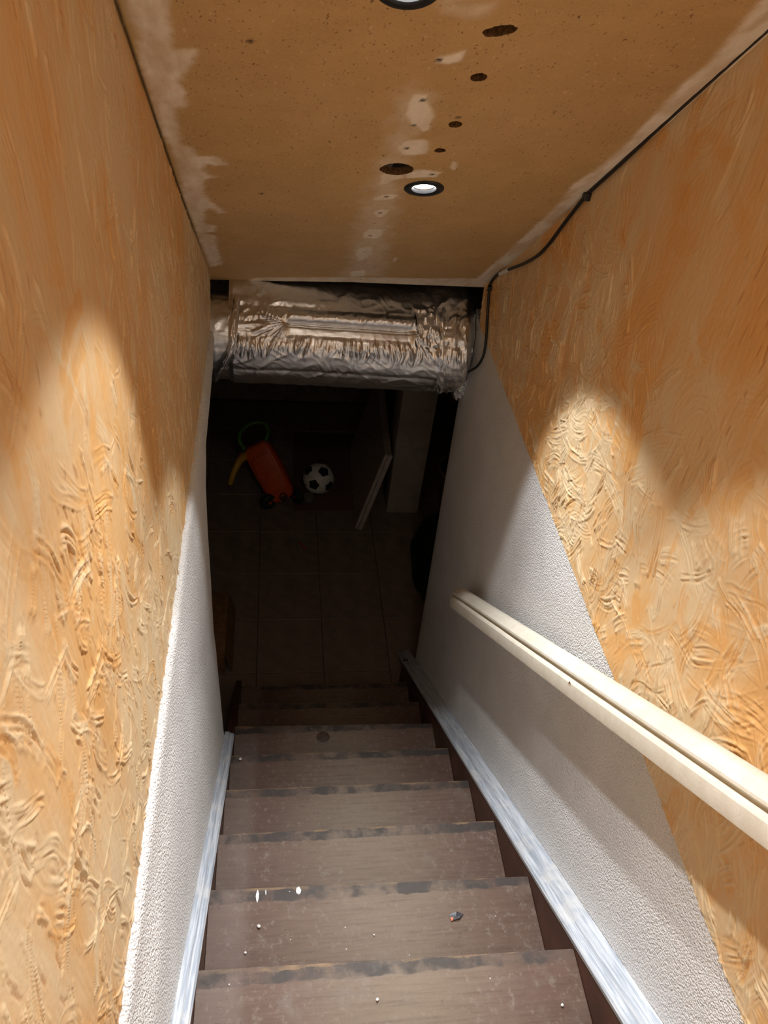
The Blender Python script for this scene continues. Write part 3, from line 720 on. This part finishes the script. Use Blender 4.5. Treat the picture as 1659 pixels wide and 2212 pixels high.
# ================================================================== RECESSED SPOTS
def spot(i, x, s, label):
    D = float(ceil_D(x, s)); c = P(x, s, D); root = empty('recessed_spotlight', c); dn = (0, -NY, -NZ)
    tag(root, label, 'spotlight', 'recessed ceiling spots')
    lathe('bezel', [(.0260,-.008),(.0275,.0015),(.0300,.0032),(.0425,.0030),(.0445,.0015),(.0445,-.0005),(.036,-.001),(.036,-.012)], c, dn, M_BEZEL, root, 48, 40, True)
    lathe('reflector', [(.0272,-.004),(.0240,-.010),(.0240,-.012),(.0285,-.012),(.0285,-.004)], c, dn, plain('chrome_reflector', (.8,.8,.8), .15, 1.0), root, 40, 40, True)
    k = NT('lit_lens'); k.out((.9,.9,.9), .3); k.b.inputs['Emission Color'].default_value = (1, 1, 1, 1); k.b.inputs['Emission Strength'].default_value = 14.0
    lathe('lens', [(.0255,-.0075),(.020,-.0065),(.010,-.006),(.0005,-.0058)], c, dn, k.m, root, 40)
    for nm, en, ang, bl in (('spot_light', LAMP_W, 84, .22), ('beam_light', LAMP_CORE, 74, 1.0)):
        ld = bpy.data.lights.new(nm, 'SPOT'); ld.energy = en; ld.color = LAMP_COL; ld.spot_size = math.radians(ang); ld.spot_blend = bl; ld.shadow_soft_size = .015
        lo = bpy.data.objects.new(nm, ld); COL.objects.link(lo); lo.parent = root
        lo.location = Vector(dn)*.004; lo.rotation_euler = Vector(dn).to_track_quat('-Z', 'Y').to_euler()
for i, (x, s) in enumerate(LAMPS):
    spot(i, x, s, ['lit recessed spotlight with a black ring beside the round hole in the ceiling', 'lit recessed spotlight cut by the top edge of the picture', 'lit recessed spotlight above the viewer on the stairs', 'lit recessed spotlight behind the viewer', 'added recessed spotlight out of view over the landing'][i])

# added fill globe, out of view behind the viewer, brightens the upper walls
hl = empty('fill_globe_lamp', (.25, -.42, .96)); tag(hl, 'added white fill globe out of view behind the viewer', 'lamp')
lathe('base', [(.05,0),(.06,.006),(.06,.03),(.04,.04)], (.25,-.42,1.06), (0,0,1), M_WHITEPAINT, hl, 32)
bm = bmesh.new(); bmesh.ops.create_uvsphere(bm, u_segments=32, v_segments=16, radius=.085)
k = NT('fill_globe_glow'); k.out((.9,.9,.88), .3); k.b.inputs['Emission Color'].default_value = (1,.9,.76,1); k.b.inputs['Emission Strength'].default_value = FILL_W/(4*math.pi*math.pi*.085**2)
obj('globe', [(v.co.x+.25, v.co.y-.42, v.co.z+.985) for v in bm.verts], [[v.index for v in f.verts] for f in bm.faces], k.m, hl, True); bm.free()

# ================================================================== BLACK CABLE
cb = empty('cable', P(.69, 1.7, .62)); tag(cb, 'black cable clipped along the joint of ceiling and right wall', 'cable')
cp = [(1900,-150),(1659,62),(1550,160),(1437,263),(1340,354),(1278,410),(1262,427),(1220,481),(1185,528),(1160,553),(1130,570),(1100,582),(1074,595),(1062,608),(1057,622),(1053,680),(1050,730),(1044,768),(1036,795),(1026,822)]
pts = [onx(p, .6915) for p in cp]; pts[-2] = onx((1030,792), .684); pts[-1] = ony((1006,806), 2.30)   # ends tucked behind the duct
tube('flex', smooth_path(pts, 8), .0046, M_BLACK, cb, 10)
tp = [onx(p, .6905) for p in [(1098,583),(1088,587),(1080,592)]]; tube('tape', smooth_path(tp, 4), .0056, M_WHITEPAINT, cb, 10)
def clip(px, sz):
    c = onx(px, .689); r = empty('x', c) if False else None
    o = box('clip', c[0]-sz*.8, .699, c[1]-sz, c[1]+sz, c[2]-sz, c[2]+sz, M_BLACK, cb, sz*.25)
    lathe('nail', [(sz*.3,0),(sz*.3,sz*.5),(sz*.12,sz*.7)], (c[0]-sz*.8, c[1]-sz*.2, c[2]-sz*1.25), (-1,0,0), M_BLACK, cb, 12)
clip((1266,424), .0085); clip((1057,622), .0065)

# ================================================================== FOIL DUCT
du = empty('foil_duct', (.25, 2.42, -1.565)); tag(du, 'crumpled silver foil insulated duct hung across the foot of the ceiling', 'duct')
DY, DZ, RY, RZ = 2.425, -1.400, .156, .160
cdir = math.atan2(1.40, 2.42)      # towards the camera
def duct_pt(x, th, r):
    """th=0 faces the viewer, positive downwards; r = offset"""
    a = th
    cy, cz = -math.cos(cdir), math.sin(cdir)          # outward unit toward viewer
    dy_, dz_ = -math.sin(cdir), -math.cos(cdir)       # 'down' tangent
    ny_ = np.cos(a)*cy + np.sin(a)*dy_; nz_ = np.cos(a)*cz + np.sin(a)*dz_
    return np.stack([x, DY + ny_*(RY+r), DZ + nz_*(RZ+r)], -1)
nu, nv = 520, 300
xu = np.linspace(-.155, .694, nu); tv = np.linspace(-math.pi*.78, math.pi*.62, nv)
X2, T2 = np.meshgrid(xu, tv, indexing='ij'); A2 = np.degrees(T2)
r = np.zeros_like(X2)
g = lambda v, c, s_: np.exp(-((v-c)/s_)**2)
# quilted bulges between the sewn seams
for c in (-37, -19, -1, 44): r -= .0022*g(A2 + 2*tn(X2*9, 0, c), c, 3.2)
win = sstep(.02, .05, X2) * sstep(.475, .445, X2)
r -= .012*g(A2, -17.5, 3.0)*win                          # deep crease under the upper fold
r += .011*g(A2, -27, 6.5)*sstep(-.02, .08, X2)*sstep(.54, .42, X2)
r -= .004*sstep(-18, -14, A2)*sstep(0, -5, A2)*win       # smooth flat facet below it
env = g(A2, 12, 10)*(.45 + .9*sstep(-.2, .25, tn(X2*14, 1.0, 2.0)))
vx = X2*34 + .9*tn(X2*10, A2*.03, 5) + .018*A2*tn(X2*7, 0, 9)
r += .0060*env*(np.maximum(0, 1-np.abs(tn(vx, A2*.018, 1.0))*4.5) - .2)
vx2 = X2*85 + 1.2*tn(X2*16, A2*.06, 3)
r += .0020*env*(np.maximum(0, 1-np.abs(tn(vx2, A2*.03, 6.0))*5.0) - .2)
env2 = g(A2, -29, 9)*(1-.5*win)
r += .0060*env2*(np.maximum(0, 1-np.abs(tn(X2*44 + A2*.05, A2*.05, 4.0))*3) - .3)
# fans of creases running out from both ends of the window
for xc, sg in ((.03, -1), (.465, 1)):
    ddx = (X2-xc)*sg; an = np.degrees(np.arctan2((A2+18)*.0028, ddx + .004)); dist = np.hypot(ddx, (A2+18)*.0028)
    fan = sstep(.17, .05, dist)*sstep(.004, .02, dist)*sstep(-55, -20, an)*sstep(85, 55, an)*(ddx > -.02)
    r += .0060*fan*(np.maximum(0, 1-np.abs(tn(an*.085, dist*10, 8+sg))*2.6) - .35)
# overall crumple
wr = np.maximum(0, 1-np.abs(tn(X2*11+A2*.02, A2*.045, 2.0))*4) ; r += .0022*wr*(1-win*g(A2, -8, 7))
wr = np.maximum(0, 1-np.abs(tn(X2*26-A2*.05, A2*.07, 7.0))*4) ; r += .0009*wr*(1-.8*win*g(A2, -8, 7))
r += .0055*tn(X2*5, A2*.03, 3.0)
# loose upper flap, left; folded and crushed right end
r += .014*sstep(-38, -48, A2)*sstep(.30, .05, X2)*(.6+.8*tn(X2*9, A2*.07, 1))
re = sstep(.46, .56, X2)
r += re*.012*(ridget(X2*15, A2*.028, 11) - .75)*sstep(30, -20, A2)
r += re*.004*tn(X2*50, A2*.1, 12.0)
r += .053*sstep(-42, -85, A2)*(1+.10*tn(X2*9, A2*.02, 4)) + .028*sstep(.50, .63, X2)*sstep(75, 20, A2)
# rounded right end, tucked against the wall
endr = sstep(.640, .694, X2)**2; r -= .075*endr*(1 + .35*np.sin(T2*2+1))
endl = sstep(-.140, -.155, X2); r -= .006*endl
pts3 = duct_pt(X2, T2, r); pts3[..., 2] -= .012*sstep(0, .55, X2)
obj('sleeve', pts3.reshape(-1, 3), gridfaces_np(nu, nv)[:, ::-1], M_FOIL, du, True, 60)
fixn(bpy.data.objects['sleeve'])
# left cuff running behind the wall
n1, n2 = 90, 120; xu = np.linspace(-.50, -.135, n1); tv = np.linspace(-math.pi, math.pi, n2)
X3, T3 = np.meshgrid(xu, tv, indexing='ij'); A3 = np.degrees(T3)
r3 = -.011 + .0025*(np.maximum(0, 1-np.abs(pn(X3*20, A3*.1, 4))*3)) - .003*g(np.mod(A3+18, 24), 12, 2)
obj('cuff', duct_pt(X3, T3, r3).reshape(-1, 3), gridfaces_np(n1, n2)[:, ::-1], M_FOIL, du, True, 60)
# collar roll at the sleeve's left end, crossing diagonally
def ribbon(name, fn, n1, n2, mat, th=.001):
    U, Vv = np.meshgrid(np.linspace(0, 1, n1), np.linspace(0, 1, n2), indexing='ij'); p = fn(U, Vv)
    f = gridfaces_np(n1, n2); a = p.reshape(-1, 3); b = a + np.array([0, th, -th*.4]); m = len(a)
    o = obj(name, np.concatenate([a, b]), np.concatenate([f, (f+m)[:, ::-1]]), mat, du, True, 60); return o
def fn_collar(U, Vv):
    th = np.radians(-64 + 128*U); x = -.148 + .020*np.cos(U*2.2) - .045*sstep(.55, 1, U) + (Vv-.5)*.026
    rr = .004 + .010*np.sin(Vv*math.pi) + .004*pn(U*13, Vv*3, 2) + .003*np.maximum(0, 1-np.abs(pn(U*22, Vv*4, 5))*3)
    return duct_pt(x, th, rr)
ribbon('collar_fold', fn_collar, 90, 16, M_FOIL)
def fn_strap(U, Vv):
    th = np.radians(-52 + 118*U); x = .545 + .055*U + .012*np.sin(U*5) + (Vv-.5)*(.036 + .014*np.sin(U*7+1))
    rr = .006 + .012*np.abs(np.sin(Vv*math.pi*1.5+U*3)) + .006*pn(U*9, Vv*3, 7) + .006*np.maximum(0, 1-np.abs(pn(U*14+Vv*2, Vv*7, 3))*3) - .02*sstep(.6, 1, U)*0
    p = duct_pt(x, th, rr); p[..., 2] -= .012; return p
ribbon('tied_strap', fn_strap, 110, 30, M_FOIL)
def fn_bow(U, Vv):
    th = np.radians(-60 + 62*U); x = .462 + .095*Vv + .02*U; 
    rr = .006 + .020*np.maximum(0, 1-np.abs(pn(U*4.2+1, Vv*3.1, 9))*2.4)*np.sin(U*math.pi) + .006*pn(U*10, Vv*9, 3)
    p = duct_pt(x, th, rr); p[..., 2] -= .010; return p
ribbon('crumpled_fold', fn_bow, 60, 40, M_FOIL)
def fn_tail(U, Vv):
    a0 = ony((960,822), 2.36); a1 = ony((1032,815), 2.34); b0 = ony((985,872), 2.36); b1 = ony((1012,862), 2.34)
    p = (a0*(1-U[..., None])+a1*U[..., None])*(1-Vv[..., None]) + (b0*(1-U[..., None])+b1*U[..., None])*Vv[..., None]
    p[..., 1] += .030*ridge(U*4, Vv*3, 2) + .012*pn(U*11, Vv*9, 1); p[..., 2] += .012*pn(U*7, Vv*5, 5); p[..., 0] += .010*pn(U*6, Vv*8, 8)
    return p
ribbon('dangling_tail', fn_tail, 50, 40, M_FOIL)
# stitched seams: thin dark dashes
M_STITCH = plain('seam_stitch', (.10, .08, .065), .6)
for A_, x0, x1 in ((-35, .06, .50), (-17.8, .035, .462), (-.5, -.13, .60), (44, -.13, .55)):
    V = []; Fs = []; L = .0038 if A_ != -17.8 else .0026; gap = .0042 if A_ != -17.8 else .0018
    x = x0
    iA = np.argmin(np.abs(A2[0] - A_))
    while x < x1:
        iu = np.argmin(np.abs(X2[:, 0]-x)); iu2 = np.argmin(np.abs(X2[:, 0]-(x+L)))
        p0 = pts3[iu, iA]; p1 = pts3[iu2, iA]; nrm = np.array([0, -math.cos(cdir), math.sin(cdir)])*.0012; dn = np.array([0, 0, -.0011])
        b = len(V); V += [p0+nrm, p1+nrm, p1+nrm+dn, p0+nrm+dn, p0-nrm, p1-nrm, p1-nrm+dn, p0-nrm+dn]; Fs += [tuple(b+i for i in f) for f in BF]
        x += L+gap
    o = obj('seam_stitching', V, Fs, M_STITCH, du); o['kind'] = 'stuff'

# ================================================================== CELLAR CLUTTER
# football
c = onz((688,1036), ZF+.101); fb = empty('football', (c[0], c[1], ZF+.001))
tag(fb, 'white football with black patches lying on the cellar floor', 'football')
bm = bmesh.new(); bmesh.ops.create_icosphere(bm, subdivisions=4, radius=.100)
obj('cover', [tuple(np.array(v.co)+np.array([c[0], c[1], ZF+.101])) for v in bm.verts], [[v.index for v in f.verts] for f in bm.faces], plain('white_ball_leather', (.78,.76,.70), .4), fb, True)
bm.free(); bm = bmesh.new(); bmesh.ops.create_icosphere(bm, subdivisions=1, radius=1.0); 
Rm = Matrix.Rotation(.5, 3, 'X') @ Matrix.Rotation(.35, 3, 'Z') @ Matrix.Rotation(.3, 3, 'Y'); ico = [Rm @ v.co.copy() for v in bm.verts]; bm.free()
M_PATCH = plain('black_ball_patch', (.012,.016,.016), .4)
dirs = sorted(ico, key=lambda v: 0)[:12]
for q, d in enumerate(dirs):
    d = d.normalized(); a = d.orthogonal().normalized(); b = d.cross(a); V = [tuple(d*.1013)]; n = 15
    for lvl in (.6, 1.0):
        for i in range(n):
            t = 2*math.pi*i/n; pent = .040*(.86+.14*math.cos(5*t))*lvl
            vv = (d*.1 + (a*math.cos(t)+b*math.sin(t))*pent).normalized()*(.1012 if lvl < 1 else .1003); V.append(tuple(vv))
    V = [tuple(np.array(v)+np.array([c[0], c[1], ZF+.101])) for v in V]
    obj('patch', V, [(0,1+i,1+(i+1) % n) for i in range(n)] + [(1+i,1+n+i,1+n+(i+1) % n,1+(i+1) % n) for i in range(n)], M_PATCH, fb, True)

# child's orange toy cart tipped on its wheel, green handle, yellow leg
M_TOY = plain('orange_plastic', (.62,.085,.012), .38, 0, 20, .08); M_TGREEN = plain('green_plastic', (.07,.20,.02), .4, 0, 20, .08); M_TYEL = plain('yellow_plastic', (.55,.30,.02), .4, 0, 20, .08); M_TYRE = plain('dark_green_tyre', (.012,.03,.026), .5)
def rbox_loft(name, secs, mat, parent, seg=6):
    """secs: (centre, ax, ay, halfx, halfy, corner)"""
    V = []; nn = None
    for cc, ax, ay, hx, hy, cr in secs:
        ring = []
        for qx, qy, a0 in ((1,1,0),(-1,1,90),(-1,-1,180),(1,-1,270)):
            for i in range(seg+1):
                t = math.radians(a0 + 90*i/seg); ring.append(cc + ax*(qx*(hx-cr)+cr*math.cos(t)) + ay*(qy*(hy-cr)+cr*math.sin(t)))
        nn = len(ring); V += [tuple(v) for v in ring]
    Fq = gridf(len(secs), nn, True) + [tuple(range(nn))[::-1], tuple((len(secs)-1)*nn+i for i in range(nn))]
    o = obj(name, V, Fq, mat, parent, True, 40); fixn(o); o.data.set_sharp_from_angle(angle=math.radians(40)); return o
B = onz((612,1072), ZF+.06); Tp = ony((553,962), B[1]+.16)
toy = empty('toy_cart', (B[0], B[1], ZF+.001)); tag(toy, 'orange plastic toy cart with a green handle tipped on its dark wheel', 'toy')
axis = Vector(Tp-B); Lc = axis.length; az = axis.normalized(); axx = Vector((1,.15,.55)); axx = (axx - az*axx.dot(az)).normalized(); ayy = az.cross(axx)
Bv = Vector(B)
secs = []
for t, hx, hy in ((-.06,.030,.02),(-.03,.062,.045),(.04,.080,.060),(.25,.086,.062),(.6,.092,.060),(.9,.086,.052),(1.0,.070,.040),(1.03,.050,.022)):
    secs.append((Bv + axis*t, axx, ayy, hx, hy, min(hx,hy)*.55))
rbox_loft('body', secs, M_TOY, toy)
fr = -ayy if (-ayy).dot(Vector((0,-1,.6))) > 0 else ayy
secs = [(Bv + axis*t + fr*.052, axx, ayy, hx, .012, .010) for t, hx in ((.12,.05),(.16,.062),(.78,.066),(.82,.055))]
rbox_loft('raised_panel', secs, M_TOY, toy)
lathe('hub_recess', [(.026,0),(.026,.004),(.018,.005),(.016,.001)], Bv + axis*.02 + fr*.058 + axx*.012, tuple(fr), plain('dark_recess', (.06,.02,.01), .7), toy, 24)
for sg in (-1, 1):
    wc = Bv + axis*-.02 + axx*(sg*.092); wc.z = ZF+.056; wc.y -= .03 if sg < 0 else 0; wc.x -= .012 if sg < 0 else 0
    whl = lathe('wheel', [(.012,-.018),(.047,-.018),(.054,-.012),(.054,.012),(.047,.018),(.012,.018)], wc, tuple((axx + Vector((0,-.5*sg*-1,0))).normalized()) if False else tuple(Vector((axx.x, -1.6 if sg < 0 else .55, 0)).normalized()*1.0), M_TYRE, toy, 28)
    lathe('hub', [(.011,-.020),(.011,.020)], wc, tuple(Vector((axx.x, -1.6 if sg < 0 else .55, 0)).normalized()), M_TOY, toy, 16)
hp = [ony(p, B[1]+yo) for p, yo in (((528,970),.13),((517,950),.14),((522,930),.15),((545,914),.16),((570,914),.17),((579,932),.17),((573,955),.16))]
tube('handle', smooth_path(hp, 8), .011, M_TGREEN, toy, 12)
lg = [ony(p, B[1]+yo) for p, yo in (((530,985),.12),((518,995),.08),((505,1020),.03),((497,1046),.0))]
rb = smooth_path(lg, 6); tube('leg', rb, .016, M_TYEL, toy, 12, lambda t: .027-.012*t)
sh = [ony(p, B[1]+yo) for p, yo in (((548,975),.13),((530,985),.12),((516,984),.115))]; tube('shoulder', smooth_path(sh, 6), .024, M_TOY, toy, 12, lambda t: .026-.008*t)

# leaning board with a pale moulded edge, propped against the column
A_ = np.array(onz((781,1147), ZF)); Bp = np.array(ony((848,988), 3.47)); back = np.array([.02, .78, .03])
u_ = Bp - A_; nrm = np.cross(u_, back); nrm /= np.linalg.norm(nrm); nrm = nrm if nrm[0] < 0 else -nrm
pn_root = empty('propped_board', A_); tag(pn_root, 'dark propped board with a pale front edge leaning on the cellar column', 'board')
th = .046
def slabv(a, u, b, t0, t1, nr): 
    q = [a, a+u, a+u+b, a+b]; return [tuple(v+nr*t0) for v in q] + [tuple(v+nr*t1) for v in q]
ub = u_/np.linalg.norm(u_)
o = obj('board', slabv(A_ + back*.03 + ub*.003, u_*.985, back*.97, 0, th, nrm), BF, plain('brown_board', (.34,.26,.20), .8), pn_root); fixn(o)
o = obj('edge_strip', slabv(A_ + ub*.002, u_, back*.03, -.001, th*.55, nrm), BF, plain('pale_edge_paint', (.50,.43,.38), .6), pn_root); fixn(o); bevel(o, .003)
o = obj('edge_bead', slabv(A_ + ub*.002 + np.array([0,.004,0]), u_, back*.026, th*.60, th, nrm), BF, plain('pale_bead_paint', (.50,.43,.38), .6), pn_root); fixn(o); bevel(o, .003)

# low reddish mat under the ball, small clear box, red pencil
mt = obj('floor_mat', boxv(.12,.56,3.55,4.35,ZF+.0005,ZF+.010), BF, plain('red_brown_mat', (.12,.055,.032), .95, 0, 200, .3, .002)); bevel(mt, .003)
tag(mt, 'reddish brown mat on the cellar floor under the football', 'mat')
for o_ in [fb] : o_.location.z += .0095
q = onz((667,1100), ZF); k = NT('clear_plastic'); k.out((.8,.8,.8), .15); k.b.inputs['Transmission Weight'].default_value = .85
jr = empty('clear_tub', (q[0], q[1]+.05, ZF+.0105)); tag(jr, 'small clear plastic tub beside the orange toy cart', 'tub')
secs = [(Vector((q[0], q[1]+.06, ZF+.0107+z)), Vector((1,0,0)), Vector((0,1,0)), h, h, .012) for z, h in ((0,.022),(.004,.025),(.045,.028))]
rbox_loft('body', secs, k.m, jr)
rbox_loft('rim', [(Vector((q[0], q[1]+.06, ZF+.0107+z)), Vector((1,0,0)), Vector((0,1,0)), h, h, .013) for z, h in ((.0445,.029),(.045,.031),(.049,.031),(.050,.029))], plain('dull_rim', (.16,.13,.10), .5), jr)
a, b = Vector(onz((645,1172), ZF+.0055)), Vector(onz((662,1188), ZF+.0055)); pe = empty('red_pencil', ((a.x+b.x)/2, (a.y+b.y)/2, ZF+.0005)); tag(pe, 'red pencil lying on the dark cellar tiles', 'pencil')
tube('shaft', [a, a.lerp(b, .5), b], .0045, plain('red_paint', (.42,.02,.025), .4), pe, 6); tube('tip', [b, b.lerp(a, -.07), b.lerp(a, -.14)], .004, plain('pale_wood_tip', (.45,.3,.18), .7), pe, 6, lambda t: .0042*(1-t)+.0004)

# dark bag at the foot of the right wall
def lump(name, c, rx, ry, rz, mat, seed, amp=.16):
    n1, n2 = 48, 24; V = []
    for j in range(n2+1):
        ph = math.pi*.5*j/n2
        for i in range(n1):
            t = 2*math.pi*i/n1; d = (math.cos(t)*math.cos(ph), math.sin(t)*math.cos(ph), math.sin(ph))
            f = 1 + amp*float(pn(d[0]*2+seed, d[1]*2, d[2]*2)) + .06*float(ridge(d[0]*5+seed, d[1]*5, d[2]*5))
            V.append((c[0]+d[0]*rx*f, c[1]+d[1]*ry*f, c[2]+d[2]*rz*f))
    Fq = [(j*n1+i, j*n1+(i+1) % n1, (j+1)*n1+(i+1) % n1, (j+1)*n1+i) for j in range(n2) for i in range(n1)] + [tuple(range(n1))[::-1]]
    return obj(name, V, Fq, mat, None, True)
tag(lump('dark_bag', (1.02, 3.02, ZF+.001), .21, .42, .20, plain('dark_green_bag', (.012,.022,.018), .5, 0, 30, .3, .004), 2.0), 'dark green bag slumped on the cellar floor by the right wall', 'bag')
# brown bucket behind the right wall end
bk = empty('bucket', (1.16, 3.62, ZF+.001)); tag(bk, 'brown bucket with a pale rim half hidden by the right wall', 'bucket')
lathe('body', [(.10,0),(.105,.004),(.145,.30),(.139,.30),(.100,.01),(.002,.008)], (1.16,3.62,ZF+.001), (0,0,1), plain('brown_bucket_plastic', (.10,.04,.025), .5), bk, 36)
lathe('rim', [(.145,.292),(.153,.294),(.154,.306),(.146,.310),(.139,.306),(.139,.300)], (1.16,3.62,ZF+.001), (0,0,1), plain('bucket_rim', (.20,.13,.09), .5), bk, 36, 40, True)
# cardboard box half behind the left wall
cbx = empty('cardboard_box', (-.40, 2.54, ZF+.001)); tag(cbx, 'brown cardboard box on the floor left of the last stair', 'box')
M_CARD = plain('brown_cardboard', (.20,.105,.04), .85, 0, 40, .2)
box('body', -.62, -.235, 2.34, 2.74, ZF+.001, ZF+.16, M_CARD, cbx, .003)
o = obj('flap', [(-.236,2.345,ZF+.158),(-.236,2.735,ZF+.158),(-.205,2.74,ZF+.02),(-.205,2.34,ZF+.02),(-.232,2.345,ZF+.160),(-.232,2.735,ZF+.160),(-.201,2.74,ZF+.02),(-.201,2.34,ZF+.02)], BF, M_CARD, cbx); fixn(o)

for o in list(bpy.data.objects):
    if '_o' in o: del o['_o']
bpy.context.view_layer.update()
